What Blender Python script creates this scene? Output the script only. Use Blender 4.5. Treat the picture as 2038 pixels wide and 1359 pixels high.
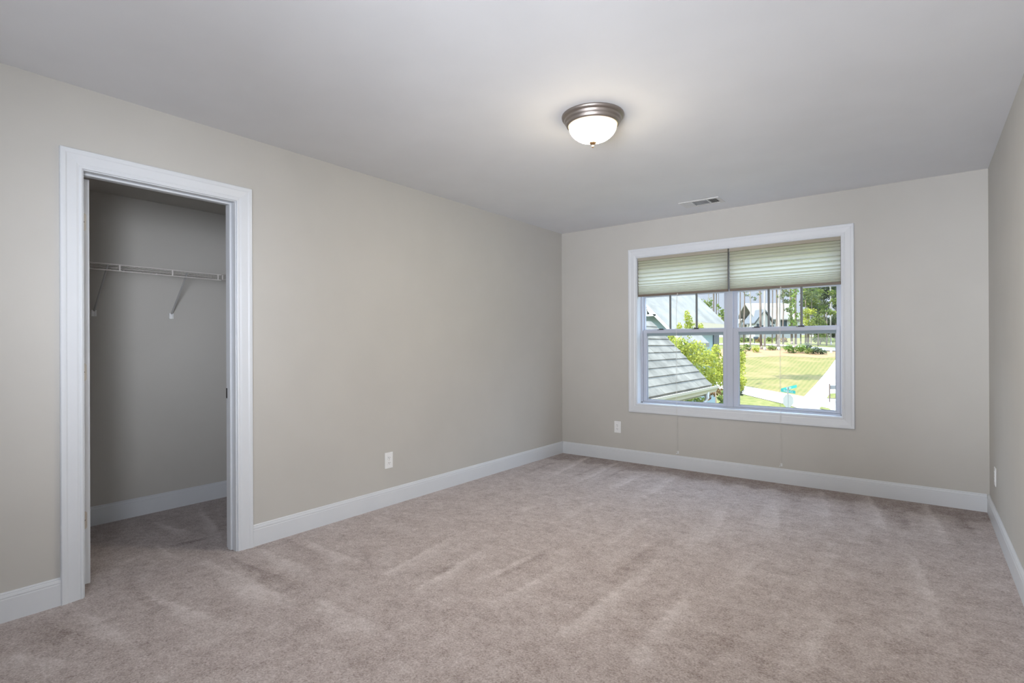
import bpy, bmesh, math, random
import numpy as np
from mathutils import Vector, Matrix
for o in list(bpy.data.objects): bpy.data.objects.remove(o)
S = bpy.context.scene
C = S.collection
R = math.radians

# ------------------------------------------------------------------ camera
YAW, PIT, ROL, FPX, CX, CY, ZC = .6550, .0011, -.0041, 1062.09, 1018.93, 686.23, 1.1975
fw = Vector((-math.sin(YAW)*math.cos(PIT), math.cos(YAW)*math.cos(PIT), math.sin(PIT)))
r0 = Vector((math.cos(YAW), math.sin(YAW), 0)); u0 = r0.cross(fw)
rt = r0*math.cos(ROL)+u0*math.sin(ROL); up = -r0*math.sin(ROL)+u0*math.cos(ROL)
cam = bpy.data.objects.new('camera', bpy.data.cameras.new('camera')); C.objects.link(cam)
M = Matrix((rt, up, -fw)).transposed().to_4x4(); M.translation = (0, 0, ZC); cam.matrix_world = M
cam.data.sensor_width = 36; cam.data.lens = 36*FPX/2038
cam.data.shift_y = (CY-679.5)/2038; cam.data.clip_start = .02; cam.data.clip_end = 600
S.camera = cam

# ------------------------------------------------------------------ sky, sun, lamps, exposure
EXPOSURE = 1.56
SKY = 1.0
SUN = 3.2
FILL = 1.0
S.view_settings.view_transform = 'Standard'; S.view_settings.look = 'None'
S.view_settings.gamma = 1; S.view_settings.use_curve_mapping = False
S.view_settings.exposure = EXPOSURE
w = bpy.data.worlds.new('sky'); S.world = w; w.use_nodes = True
nt = w.node_tree; nt.nodes.clear()
tc = nt.nodes.new('ShaderNodeTexCoord'); sx = nt.nodes.new('ShaderNodeSeparateXYZ')
cr = nt.nodes.new('ShaderNodeValToRGB'); bg = nt.nodes.new('ShaderNodeBackground'); wo = nt.nodes.new('ShaderNodeOutputWorld')
nt.links.new(tc.outputs['Generated'], sx.inputs[0]); nt.links.new(sx.outputs[2], cr.inputs[0])
nt.links.new(cr.outputs[0], bg.inputs[0]); nt.links.new(bg.outputs[0], wo.inputs[0])
e = cr.color_ramp.elements
e[0].position = .0; e[0].color = (.27, .29, .33, 1)
e[1].position = 1; e[1].color = (1.0, 1.35, 2.0, 1)
a = e.new(.14); a.color = (.225, .26, .33, 1)
a = e.new(.35); a.color = (1.35, 1.6, 2.0, 1)
bg.inputs[1].default_value = SKY
sun = bpy.data.objects.new('sun', bpy.data.lights.new('sun', 'SUN')); C.objects.link(sun)
sun.data.energy = SUN; sun.data.angle = R(.6); sun.data.color = (1, .95, .86)
sun.rotation_euler = Vector((-.34, -.36, .87)).to_track_quat('Z', 'Y').to_euler()
def area(name, loc, tgt, sx_, sy_, en, col):
    l = bpy.data.lights.new(name, 'AREA'); l.shape = 'RECTANGLE'; l.size = sx_; l.size_y = sy_; l.energy = en; l.color = col
    o = bpy.data.objects.new(name, l); C.objects.link(o); o.location = loc
    o.rotation_euler = (Vector(loc)-Vector(tgt)).to_track_quat('Z', 'Y').to_euler(); return o
for nm, lc, tg, a_, b_, en, sp_ in (   # unseen fill lamps, added behind the camera to brighten the room
        ('bounce_fill', (-1.6, -.65, 1.25), (-1.6, -.45, 2.44), 1.2, .9, 3.6, 180),
        ('gridded_bounce_fill', (-.3, -1.3, 1.0), (-1.35, 4.2, 2.44), 1.0, .8, 5.2, 54),
        ('left_fill', (.1, -.6, 1.6), (-3.185, 3.0, 1.3), .5, 1.2, 4.7, 80),
        ('right_fill', (-.8, -1.3, 1.4), (.45, 1.5, 1.35), .5, 1.2, 7.2, 45),
        ('low_fill', (-.2, -1.2, 1.9), (-2.8, 1.2, .3), 1.0, 1.0, 1.6, 120),
        ('closet_fill', (.12, -.45, 1.35), (-4.4, 1.50, 1.5), .7, 1.2, .78, 30)):
    area(nm, lc, tg, a_, b_, en*FILL, (.94, .98, 1.06)).data.spread = R(sp_)
pl = area('window_portal', (-1.4, 5.30, 1.32), (-1.4, 4, 1.32), 1.75, 1.45, 1, (1, 1, 1)); pl.data.cycles.is_portal = True

# ------------------------------------------------------------------ helpers
rootloc = {}
def nz(v): return Vector(v)
class MB:
    def __init__(s): s.v = []; s.f = []; s.sm = False
    def add(s, vs, fs):
        n = len(s.v); s.v += [tuple(v) for v in vs]; s.f += [tuple(n+i for i in f) for f in fs]; return s
    def box(s, x0, x1, y0, y1, z0, z1):
        if x0 > x1: x0, x1 = x1, x0
        if y0 > y1: y0, y1 = y1, y0
        if z0 > z1: z0, z1 = z1, z0
        v = [(x, y, z) for z in (z0, z1) for y in (y0, y1) for x in (x0, x1)]
        return s.add(v, [(0,2,3,1),(4,5,7,6),(0,1,5,4),(2,6,7,3),(0,4,6,2),(1,3,7,5)])
    def tube(s, pts, r, n=8, r1=None):
        pts = [Vector(p) for p in pts]; rings = []; L = len(pts)
        for i, p in enumerate(pts):
            d = (pts[min(i+1, L-1)]-pts[max(i-1, 0)]).normalized()
            a = Vector((0, 0, 1)) if abs(d.z) < .9 else Vector((1, 0, 0))
            x = d.cross(a).normalized(); y = d.cross(x)
            rr = r if r1 is None else r+(r1-r)*i/(L-1)
            rings.append([p+(x*math.cos(2*math.pi*k/n)+y*math.sin(2*math.pi*k/n))*rr for k in range(n)])
        b = len(s.v)
        for q in rings: s.v += [tuple(v) for v in q]
        for i in range(L-1):
            for k in range(n):
                s.f.append((b+i*n+k, b+i*n+(k+1) % n, b+(i+1)*n+(k+1) % n, b+(i+1)*n+k))
        s.f.append(tuple(b+k for k in range(n))[::-1]); s.f.append(tuple(b+(L-1)*n+k for k in range(n)))
        return s
    def lathe(s, prof, c, n=64):
        b = len(s.v)
        for (r, z) in prof:
            for k in range(n): s.v.append((c[0]+r*math.cos(2*math.pi*k/n), c[1]+r*math.sin(2*math.pi*k/n), c[2]+z))
        for i in range(len(prof)-1):
            for k in range(n): s.f.append((b+i*n+k, b+(i+1)*n+k, b+(i+1)*n+(k+1) % n, b+i*n+(k+1) % n))
        s.sm = True; return s
    def prism(s, poly, vec):
        n = len(poly); v = [Vector(p) for p in poly]; v2 = [p+Vector(vec) for p in v]
        return s.add(v+v2, [tuple(range(n))[::-1], tuple(range(n, 2*n))]+[(i, (i+1) % n, n+(i+1) % n, n+i) for i in range(n)])
    def build(s, name, mat, parent=None, bevel=0, smooth=None):
        me = bpy.data.meshes.new(name); off = rootloc.get(parent.name, Vector()) if parent else Vector()
        me.from_pydata([(x-off.x, y-off.y, z-off.z) for x, y, z in s.v], [], s.f)
        bm = bmesh.new(); bm.from_mesh(me); bmesh.ops.recalc_face_normals(bm, faces=bm.faces); bm.to_mesh(me); bm.free()
        o = bpy.data.objects.new(name, me); C.objects.link(o); me.materials.append(mat)
        if parent: o.parent = parent; rootloc[o.name] = off
        if bevel:
            m = o.modifiers.new('b', 'BEVEL'); m.width = bevel; m.segments = 2; m.limit_method = 'ANGLE'
        if smooth or (smooth is None and s.sm):
            for p in me.polygons: p.use_smooth = True
        return o
def thing(name, label, cat, loc, group=None):
    o = bpy.data.objects.new(name, None); C.objects.link(o); o.location = loc; o.empty_display_size = .1
    rootloc[o.name] = Vector(loc); o['label'] = label; o['category'] = cat
    if group: o['group'] = group
    return o
def tag(o, label, cat, group=None):
    o['label'] = label; o['category'] = cat
    if group: o['group'] = group
    return o
def struct(o): o['kind'] = 'structure'; return o
def sroot(name, loc):
    o = bpy.data.objects.new(name, None); C.objects.link(o); o.location = loc; o.empty_display_size = .1
    rootloc[o.name] = Vector(loc); o['kind'] = 'structure'; return o

# ------------------------------------------------------------------ materials
def mat(name, col, rough=.5, metal=0, spec=.5, **k):
    m = bpy.data.materials.new(name); m.use_nodes = True; b = m.node_tree.nodes['Principled BSDF']
    b.inputs['Base Color'].default_value = (*col, 1); b.inputs['Roughness'].default_value = rough
    b.inputs['Metallic'].default_value = metal; b.inputs['Specular IOR Level'].default_value = spec
    for kk, v in k.items(): b.inputs[kk.replace('_', ' ')].default_value = v
    return m
def N(m, t, **k):
    n = m.node_tree.nodes.new(t)
    for a_, v in k.items(): setattr(n, a_, v)
    return n
def noisy(m, c1, c2, scale, detail=3, bump=0, bdist=.01, coord='Object', mapscale=None, bscale=None):
    t = m.node_tree; b = t.nodes['Principled BSDF']
    co = N(m, 'ShaderNodeTexCoord'); src = co.outputs[coord]
    if mapscale:
        mp = N(m, 'ShaderNodeMapping'); mp.inputs['Scale'].default_value = mapscale; t.links.new(src, mp.inputs[0]); src = mp.outputs[0]
    n = N(m, 'ShaderNodeTexNoise'); n.inputs['Scale'].default_value = scale; n.inputs['Detail'].default_value = detail
    t.links.new(src, n.inputs[0]); r = N(m, 'ShaderNodeValToRGB'); r.color_ramp.elements[0].position = .35; r.color_ramp.elements[1].position = .65
    r.color_ramp.elements[0].color = (*c1, 1); r.color_ramp.elements[1].color = (*c2, 1)
    t.links.new(n.outputs[0], r.inputs[0]); t.links.new(r.outputs[0], b.inputs['Base Color'])
    if bump:
        n2 = N(m, 'ShaderNodeTexNoise'); n2.inputs['Scale'].default_value = bscale or scale; n2.inputs['Detail'].default_value = 2
        t.links.new(src, n2.inputs[0])
        bp = N(m, 'ShaderNodeBump'); bp.inputs['Strength'].default_value = bump; bp.inputs['Distance'].default_value = bdist
        t.links.new(n2.outputs[0], bp.inputs['Height']); t.links.new(bp.outputs[0], b.inputs['Normal'])
    return m
def paint(name, c, rough=.75, b=.06):
    return noisy(mat(name, c, rough, spec=.3), tuple(x*.985 for x in c), tuple(min(1, x*1.015) for x in c), 3, 3, b, .002, bscale=380)
WALL = paint('greige_wall_paint', (.516, .503, .474))
CEIL = paint('ceiling_paint', (.73, .74, .765), .85)
TRIM = noisy(mat('white_trim_paint', (.74, .76, .79), .35, spec=.4), (.645, .672, .71), (.66, .685, .72), 6)
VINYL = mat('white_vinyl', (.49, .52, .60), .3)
PLATE = mat('white_plastic', (.82, .83, .84), .3)
DARK = mat('dark_slot', (.02, .02, .02), .6)
NICKEL = mat('satin_nickel', (.58, .55, .50), .4, .8)
PAN = mat('brushed_nickel_pan', (.36, .32, .295), .42, 1)
BRASSY = mat('bronze_finial', (.50, .32, .18), .3, 1)
WIRE = mat('white_coated_wire', (.66, .63, .61), .4)
STEELB = mat('grey_brace_steel', (.46, .46, .46), .4, .2)
LOCK = mat('dark_sash_lock', (.07, .07, .075), .4, .3)
GASK_SHADOW = mat('grey_gasket_and_shadow', (.27, .34, .37), .6)  # serves the glass gasket and the painted recess shadow
GRID = mat('backlit_grey_grille', (.15, .16, .16), .5)  # darkened in colour so the vertical muntins look backlit
BLACKM = mat('dark_strike_metal', (.05, .05, .05), .4, .8)
def glassmat():
    m = bpy.data.materials.new('window_glass'); m.use_nodes = True; t = m.node_tree; t.nodes.clear()
    o = N(m, 'ShaderNodeOutputMaterial'); mx = N(m, 'ShaderNodeMixShader'); tr = N(m, 'ShaderNodeBsdfTransparent'); gl = N(m, 'ShaderNodeBsdfGlossy')
    tr.inputs[0].default_value = (.97, .99, .98, 1); gl.inputs['Roughness'].default_value = .02
    mx.inputs[0].default_value = .045
    t.links.new(tr.outputs[0], mx.inputs[1]); t.links.new(gl.outputs[0], mx.inputs[2]); t.links.new(mx.outputs[0], o.inputs[0]); return m
GLASS = glassmat()
def fabric(name, c, tcol, f):
    m = bpy.data.materials.new(name); m.use_nodes = True; t = m.node_tree; t.nodes.clear()
    o = N(m, 'ShaderNodeOutputMaterial'); mx = N(m, 'ShaderNodeMixShader'); d = N(m, 'ShaderNodeBsdfDiffuse'); tl = N(m, 'ShaderNodeBsdfTranslucent')
    d.inputs[0].default_value = (*c, 1); tl.inputs[0].default_value = (*tcol, 1); mx.inputs[0].default_value = f
    t.links.new(d.outputs[0], mx.inputs[1]); t.links.new(tl.outputs[0], mx.inputs[2]); t.links.new(mx.outputs[0], o.inputs[0]); return m
SHADE = fabric('cellular_shade_fabric', (.62, .60, .52), (.80, .81, .73), .62)
RAILM = mat('taupe_shade_rail', (.17, .13, .10), .5)
HEADM = fabric('shade_headrail_fabric', (.50, .46, .38), (.6, .56, .45), .25)
EDGE = mat('shadowed_shade_edge', (.26, .245, .225), .8)
CORD = mat('white_cord', (.66, .65, .62), .6)
def bowlmat():
    m = bpy.data.materials.new('lit_frosted_glass'); m.use_nodes = True; t = m.node_tree; b = t.nodes['Principled BSDF']
    co = N(m, 'ShaderNodeTexCoord'); sp = N(m, 'ShaderNodeSeparateXYZ'); r = N(m, 'ShaderNodeValToRGB')
    mr = N(m, 'ShaderNodeMapRange'); mr.inputs[1].default_value = -.143; mr.inputs[2].default_value = -.045
    t.links.new(co.outputs['Object'], sp.inputs[0]); t.links.new(sp.outputs[2], mr.inputs[0]); t.links.new(mr.outputs[0], r.inputs[0])
    e = r.color_ramp.elements; e[0].position = 0; e[0].color = (1.0, .86, .64, 1); e[1].position = 1; e[1].color = (1.0, .66, .26, 1)
    q = e.new(.25); q.color = (1, .88, .68, 1); q = e.new(.8); q.color = (1, .82, .55, 1)
    t.links.new(r.outputs[0], b.inputs['Emission Color']); m2 = N(m, 'ShaderNodeMapRange'); m2.interpolation_type = 'SMOOTHSTEP'; m2.inputs[1].default_value = -.070; m2.inputs[2].default_value = -.146; m2.inputs[3].default_value = .42; m2.inputs[4].default_value = 72.0; t.links.new(sp.outputs[2], m2.inputs[0]); t.links.new(m2.outputs[0], b.inputs['Emission Strength'])
    b.inputs['Base Color'].default_value = (.9, .85, .75, 1); b.inputs['Roughness'].default_value = .25; return m
BOWL = bowlmat()

# carpet: fine speckled pile, the nap's light and dark shading painted per vertex
def carpetmat():
    m = mat('taupe_carpet', (.4, .33, .3), .95, spec=.1); t = m.node_tree; b = t.nodes['Principled BSDF']
    b.inputs['Sheen Weight'].default_value = .25; b.inputs['Sheen Roughness'].default_value = .45; b.inputs['Sheen Tint'].default_value = (.80, .88, 1, 1)
    co = N(m, 'ShaderNodeTexCoord')
    n1 = N(m, 'ShaderNodeTexNoise'); n1.inputs['Scale'].default_value = 120; n1.inputs['Detail'].default_value = 4; n1.inputs['Roughness'].default_value = .75; n1.inputs['Distortion'].default_value = .6
    n2 = N(m, 'ShaderNodeTexNoise'); n2.inputs['Scale'].default_value = 26; n2.inputs['Detail'].default_value = 4; n2.inputs['Roughness'].default_value = .7
    for n in (n1, n2): t.links.new(co.outputs['Object'], n.inputs[0])
    at = N(m, 'ShaderNodeAttribute'); at.attribute_name = 'nap'
    def math_(op, a_, b_):
        q = N(m, 'ShaderNodeMath', operation=op)
        for i, v in enumerate((a_, b_)):
            if isinstance(v, (int, float)): q.inputs[i].default_value = v
            else: t.links.new(v, q.inputs[i])
        return q.outputs[0]
    s = math_('MULTIPLY', math_('SUBTRACT', n1.outputs[0], .5), 1.9)
    s2 = math_('MULTIPLY', math_('SUBTRACT', n2.outputs[0], .5), .85)
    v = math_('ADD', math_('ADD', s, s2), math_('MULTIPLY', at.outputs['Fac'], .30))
    n3 = N(m, 'ShaderNodeTexNoise'); n3.inputs['Scale'].default_value = 7.5; n3.inputs['Detail'].default_value = 6; n3.inputs['Roughness'].default_value = .68; t.links.new(co.outputs['Object'], n3.inputs[0])
    v = math_('ADD', v, math_('MULTIPLY', math_('SUBTRACT', n3.outputs[0], .5), .85))
    v = math_('ADD', v, .5)
    r = N(m, 'ShaderNodeValToRGB'); e = r.color_ramp.elements
    e[0].position = 0; e[0].color = (.22, .158, .130, 1); e[1].position = 1; e[1].color = (.72, .645, .62, 1)
    q = e.new(.5); q.color = (.475, .402, .372, 1)
    t.links.new(v, r.inputs[0]); t.links.new(r.outputs[0], b.inputs['Base Color'])
    bp = N(m, 'ShaderNodeBump'); bp.inputs['Strength'].default_value = .8; bp.inputs['Distance'].default_value = .006
    t.links.new(n1.outputs[0], bp.inputs['Height']); t.links.new(bp.outputs[0], b.inputs['Normal'])
    return m
CARPET = carpetmat()

# ------------------------------------------------------------------ room shell
XL, XR, YB, YF, H = -3.185, .377, 5.064, -1.5, 2.44
WT = .115
DY0, DY1, DZ = .779, 1.490, 2.045         # door opening (jamb faces)
JT = .018
WX0, WX1, WZ0, WZ1 = -2.292, -.514, .602, 2.080
CXB, CY0, CY1, CZ = -4.42, .22, 2.13, 2.25   # closet
m = MB(); x0, x1 = XL-WT, XL
m.box(x0, x1, YF, DY0-JT, 0, H); m.box(x0, x1, DY1+JT, YB, 0, H); m.box(x0, x1, DY0-JT, DY1+JT, DZ+JT, H)
struct(m.build('wall_left', WALL))
m = MB(); y1 = YB+.16
m.box(XL-WT, WX0, YB, y1, 0, H); m.box(WX1, XR+.15, YB, y1, 0, H); m.box(WX0, WX1, YB, y1, 0, WZ0); m.box(WX0, WX1, YB, y1, WZ1, H)
struct(m.build('wall_back', WALL))
struct(MB().box(XR, XR+.15, YF-.15, YB, 0, H).build('wall_right', WALL))
struct(MB().box(XL-WT, XR, YF-.15, YF, 0, H).build('wall_front', WALL))
struct(MB().box(XL-WT, XR+.15, YF-.15, YB+.16, H, H+.2).build('ceiling', CEIL))
struct(MB().box(CXB-.12, CXB, CY0-.12, CY1+.12, 0, H).build('wall_closet_back', WALL))
struct(MB().box(CXB, XL-WT, CY1, CY1+.12, 0, H).build('wall_closet_right', WALL))
struct(MB().box(CXB, XL-WT, CY0-.12, CY0, 0, H).build('wall_closet_left', WALL))
struct(MB().box(CXB, XL-WT, CY0, CY1, CZ, H).build('ceiling_closet', WALL))
struct(MB().box(CXB-.12, XR+.15, YF-.15, YB+.16, -.3, -.012).build('floor_slab', WALL))

# floor with combed nap strokes
def ray(px, py): return fw + rt*((px-CX)/FPX) - up*((py-CY)/FPX)
def onz(px, py, z=0):
    d = ray(px, py); t = (z-ZC)/d.z; return Vector((0, 0, ZC))+d*t
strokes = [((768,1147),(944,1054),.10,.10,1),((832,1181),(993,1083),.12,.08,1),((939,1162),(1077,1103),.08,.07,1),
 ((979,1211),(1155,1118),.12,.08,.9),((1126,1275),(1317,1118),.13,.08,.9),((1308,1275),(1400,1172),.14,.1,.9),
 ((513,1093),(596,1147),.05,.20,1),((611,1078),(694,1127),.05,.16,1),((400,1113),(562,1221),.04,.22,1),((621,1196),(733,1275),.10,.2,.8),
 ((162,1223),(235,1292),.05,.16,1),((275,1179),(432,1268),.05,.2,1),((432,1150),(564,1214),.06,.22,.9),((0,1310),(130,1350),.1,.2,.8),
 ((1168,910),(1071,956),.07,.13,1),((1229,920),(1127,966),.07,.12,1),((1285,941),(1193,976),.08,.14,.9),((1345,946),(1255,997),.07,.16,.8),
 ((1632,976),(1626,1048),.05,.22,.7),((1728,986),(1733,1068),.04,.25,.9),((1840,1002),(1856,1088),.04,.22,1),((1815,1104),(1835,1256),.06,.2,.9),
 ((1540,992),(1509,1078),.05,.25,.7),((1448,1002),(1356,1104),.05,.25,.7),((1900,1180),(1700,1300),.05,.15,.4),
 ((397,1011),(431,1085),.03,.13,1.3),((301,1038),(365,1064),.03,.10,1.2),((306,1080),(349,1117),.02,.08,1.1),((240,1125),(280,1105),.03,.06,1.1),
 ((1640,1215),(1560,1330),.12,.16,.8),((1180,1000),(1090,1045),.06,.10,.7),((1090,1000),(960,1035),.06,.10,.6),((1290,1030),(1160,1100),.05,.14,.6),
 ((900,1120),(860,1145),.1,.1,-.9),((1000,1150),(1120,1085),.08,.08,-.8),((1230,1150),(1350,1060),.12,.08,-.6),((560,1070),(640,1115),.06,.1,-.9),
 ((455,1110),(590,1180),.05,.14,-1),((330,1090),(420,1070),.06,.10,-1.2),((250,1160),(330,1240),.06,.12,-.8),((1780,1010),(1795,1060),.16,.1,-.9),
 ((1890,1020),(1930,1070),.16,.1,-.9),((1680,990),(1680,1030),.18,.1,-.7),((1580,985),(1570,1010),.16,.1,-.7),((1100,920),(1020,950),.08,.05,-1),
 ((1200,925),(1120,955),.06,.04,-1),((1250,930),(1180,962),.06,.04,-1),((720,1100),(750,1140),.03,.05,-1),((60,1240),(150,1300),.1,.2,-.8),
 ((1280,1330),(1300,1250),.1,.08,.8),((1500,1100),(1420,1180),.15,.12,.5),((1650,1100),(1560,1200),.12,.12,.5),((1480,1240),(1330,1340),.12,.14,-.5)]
def floorgrid():
    st = .0145; xs = np.arange(CXB, XR+st, st); ys = np.arange(YF, YB+st, st)
    xs[-1] = XR; ys[-1] = YB
    X, Y = np.meshgrid(xs, ys, indexing='ij'); nap = np.zeros_like(X)
    rs = np.random.RandomState(4)
    # broad irregular blotches from sums of waves
    for k in range(0):
        a = rs.uniform(0, math.pi); f = rs.uniform(2, 14); p = rs.uniform(0, 6.28)
        nap += .085*np.sin((X*math.cos(a)+Y*math.sin(a))*f+p+1.3*np.sin(X*f*.7+p*2)+1.1*np.sin(Y*f*.5-p))
    def blend(mask, v):
        nonlocal nap
        nap = nap*(1-.6*mask)+v*mask
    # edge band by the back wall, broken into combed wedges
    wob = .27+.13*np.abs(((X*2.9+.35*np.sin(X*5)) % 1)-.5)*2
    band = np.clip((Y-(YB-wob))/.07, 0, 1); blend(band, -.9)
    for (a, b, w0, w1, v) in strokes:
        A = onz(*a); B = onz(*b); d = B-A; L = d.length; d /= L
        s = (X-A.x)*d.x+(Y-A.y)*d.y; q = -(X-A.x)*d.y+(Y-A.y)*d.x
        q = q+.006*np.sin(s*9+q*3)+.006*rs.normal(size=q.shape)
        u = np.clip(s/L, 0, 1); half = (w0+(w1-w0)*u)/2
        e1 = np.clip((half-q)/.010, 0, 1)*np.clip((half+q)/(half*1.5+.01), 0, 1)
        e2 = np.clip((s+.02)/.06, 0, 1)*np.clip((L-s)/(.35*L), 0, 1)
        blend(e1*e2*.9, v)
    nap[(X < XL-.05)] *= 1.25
    nx, ny = X.shape; v = np.stack([X, Y, np.zeros_like(X)], -1).reshape(-1, 3)
    idx = np.arange(nx*ny).reshape(nx, ny)
    f = np.stack([idx[:-1, :-1], idx[1:, :-1], idx[1:, 1:], idx[:-1, 1:]], -1).reshape(-1, 4)
    # drop the cells outside the room and the closet
    cx_ = (v[f[:, 0], 0]+v[f[:, 2], 0])/2; cy_ = (v[f[:, 0], 1]+v[f[:, 2], 1])/2
    keep = (cx_ > XL-WT) | ((cy_ > CY0-.02) & (cy_ < CY1+.02))
    f = f[keep]
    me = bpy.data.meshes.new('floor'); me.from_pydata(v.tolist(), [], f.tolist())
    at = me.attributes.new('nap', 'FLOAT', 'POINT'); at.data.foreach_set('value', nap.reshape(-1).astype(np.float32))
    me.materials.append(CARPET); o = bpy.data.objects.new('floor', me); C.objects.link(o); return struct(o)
floorgrid()

# baseboards
BBH = .128
BP = [(0, 0), (.014, 0), (.014, .098), (.0125, .1), (.0125, .104), (.0135, .107), (.011, .117), (.0085, .119), (.009, .123), (.005, .128), (0, .128)]
def baseboard(name, p, q, n):
    """extrude the profile from p to q, n = direction away from the wall"""
    p = Vector((*p, 0)); q = Vector((*q, 0)); n = Vector((*n, 0))
    poly = [p+n*a+Vector((0, 0, b)) for a, b in BP]
    return struct(MB().prism(poly, q-p).build(name, TRIM))
CW = .086
baseboard('baseboard_left', (XL, DY1+.008+CW), (XL, YB), (1, 0))
baseboard('baseboard_left_near', (XL, YF), (XL, DY0-.006-CW), (1, 0))
baseboard('baseboard_back', (XL+.0141, YB), (XR-.0141, YB), (0, -1))
baseboard('baseboard_right', (XR, YF), (XR, YB), (-1, 0))
baseboard('baseboard_front', (XL+.0141, YF), (XR-.0141, YF), (0, 1))
baseboard('baseboard_closet_back', (CXB, CY0), (CXB, CY1), (1, 0))
baseboard('baseboard_closet_right', (CXB+.0141, CY1), (XL-WT, CY1), (0, -1))

# mitred casings. PF = (offset outward from inner edge, projection from wall)
PF = [(0, 0), (0, .009), (.004, .011), (.010, .011), (.012, .009), (.016, .0095), (.024, .0125), (.060, .0155), (.066, .0185), (.072, .0195), (.083, .0195), (.086, .016), (.086, 0)]
def casing(mapf, a0, a1, b0, b1, closed, mb):
    """a = horizontal, b = vertical of the inner rectangle, mapf(a,b,t)->xyz"""
    cs = [(a0, b0, -1, -1 if closed else 0), (a0, b1, -1, 1), (a1, b1, 1, 1), (a1, b0, 1, -1 if closed else 0)]
    n = len(PF); base = len(mb.v); vs = []
    for (a, b, da, db) in cs:
        for (o, t) in PF: vs.append(mapf(a+da*o, b+db*o, t))
    fs = []
    for i in range(4 if closed else 3):
        j = (i+1) % 4
        for k in range(n-1): fs.append((i*n+k, i*n+k+1, j*n+k+1, j*n+k))
    if not closed: fs += [tuple(range(n)), tuple(range(3*n, 4*n))]
    mb.add(vs, fs); return mb

# ------------------------------------------------------------------ closet doorway trim and open door
t1 = sroot('trim_1', (XL, DY0, 0))
casing(lambda a, b, t: (XL+t, a, b), DY0-.006, DY1+.008, 0, DZ+.005, False, MB()).build('door_casing', TRIM, t1)
casing(lambda a, b, t: (XL-WT-t, a, b), DY0-.006, DY1+.008, 0, DZ+.005, False, MB()).build('closet_side_casing', TRIM, t1)
m = MB(); m.box(XL-WT, XL, DY0-JT, DY0, 0, DZ+JT); m.box(XL-WT, XL, DY1, DY1+JT, 0, DZ+JT); m.box(XL-WT, XL, DY0, DY1, DZ, DZ+JT)
m.build('door_jamb', TRIM, t1)
m = MB(); sx0, sx1 = XL-.080, XL-.042
m.box(sx0, sx1, DY0, DY0+.011, 0, DZ); m.box(sx0, sx1, DY1-.011, DY1, 0, DZ); m.box(sx0, sx1, DY0+.011, DY1-.011, DZ-.011, DZ)
m.build('door_stop', TRIM, t1, bevel=.002)
m = MB().box(XL-WT+.002, XL-WT+.034, DY1-.0025, DY1, .89, .95); m.build('strike_plate', BLACKM, t1)
dr = sroot('door_1', (XL-WT, DY0, 0))
sl0, sl1 = DY0+.006, DY0+.050; dxa, dxb = XL-WT-.705, XL-WT+.004
m = MB(); m.box(dxa, dxb, sl0, sl1, .022, DZ-.012)
m.build('door_slab', TRIM, dr, bevel=.0015)
m = MB()      # raised two-panel mouldings on both faces
for y, s in ((sl0, -1), (sl1, 1)):
    for (za, zb) in ((.22, .92), (1.08, 1.90)):
        for (xa, xb, zc, zd) in ((dxa+.11, dxb-.11, za, za+.02), (dxa+.11, dxb-.11, zb-.02, zb), (dxa+.11, dxa+.13, za, zb), (dxb-.13, dxb-.11, za, zb)):
            m.box(xa, xb, y, y+s*.006, zc, zd)
m.build('panel_moulding', TRIM, dr)
m = MB()
for y, s in ((sl0, -1), (sl1, 1)):
    m.tube([(dxa+.06, y, .92), (dxa+.06, y+s*.045, .92)], .012, 12); m.tube([(dxa+.06, y+s*.04, .92), (dxa+.06, y+s*.065, .92)], .026, 20)
m.build('door_knob', NICKEL, dr)
for hz in (1.819, 1.074, .340):
    m = MB(); yA, yB, zA, zB, rr = sl0+.004, sl0+.031, hz-.0445, hz+.0445, .012
    poly = [(yA, zA), (yB-rr, zA)]+[(yB-rr+rr*math.sin(t), zA+rr-rr*math.cos(t)) for t in [R(a) for a in (22, 45, 67, 90)]]
    poly += [(yB-rr+rr*math.cos(t), zB-rr+rr*math.sin(t)) for t in [R(a) for a in (0, 22, 45, 67, 90)]]+[(yA, zB)]
    m.prism([(dxb-.001, y, z) for y, z in poly], (.0035, 0, 0))
    hg = m.build('hinge', NICKEL, dr)
    m = MB()
    for (y, z) in ((sl0+.012, hz+.028), (sl0+.021, hz), (sl0+.012, hz-.028)): m.tube([(dxb+.002, y, z), (dxb+.0035, y, z)], .0035, 10)
    m.build('screw', mat('screw_head', (.25, .22, .2), .3, 1), hg)
    m = MB().tube([(dxb+.005, sl0-.003, zA), (dxb+.005, sl0-.003, zB)], .005, 12); m.build('hinge_barrel', NICKEL, hg)

# ------------------------------------------------------------------ window
win = sroot('window_1', (-1.403, YB, WZ0))
casing(lambda a, b, t: (a, YB-t, b), WX0, WX1, WZ0, WZ1, True, MB()).build('window_casing', TRIM, win)
JI = .005
m = MB(); yj = YB+.16
m.box(WX0, WX0+JI, YB, yj, WZ0, WZ1); m.box(WX1-JI, WX1, YB, yj, WZ0, WZ1)
m.box(WX0+JI, WX1-JI, YB, yj, WZ0, WZ0+JI); m.box(WX0+JI, WX1-JI, YB, yj, WZ1-JI, WZ1)
m.build('jamb_extension', TRIM, win)
f0, f1 = YB+.105, YB+.175
m = MB(); a0, a1, b0, b1 = WX0+JI, WX1-JI, WZ0+JI, WZ1-JI
m.box(a0, a0+.016, f0-.015, f1, b0, b1); m.box(a1-.016, a1, f0-.015, f1, b0, b1)
m.box(a0, a1, f0-.015, f1, b0, b0+.012); m.box(a0, a1, f0-.015, f1, b1-.03, b1)
m.box(-1.441, -1.386, f0-.008, f1, b0+.012, b1-.03)
m.build('window_frame', VINYL, win, bevel=.002)
UPG = {}
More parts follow.
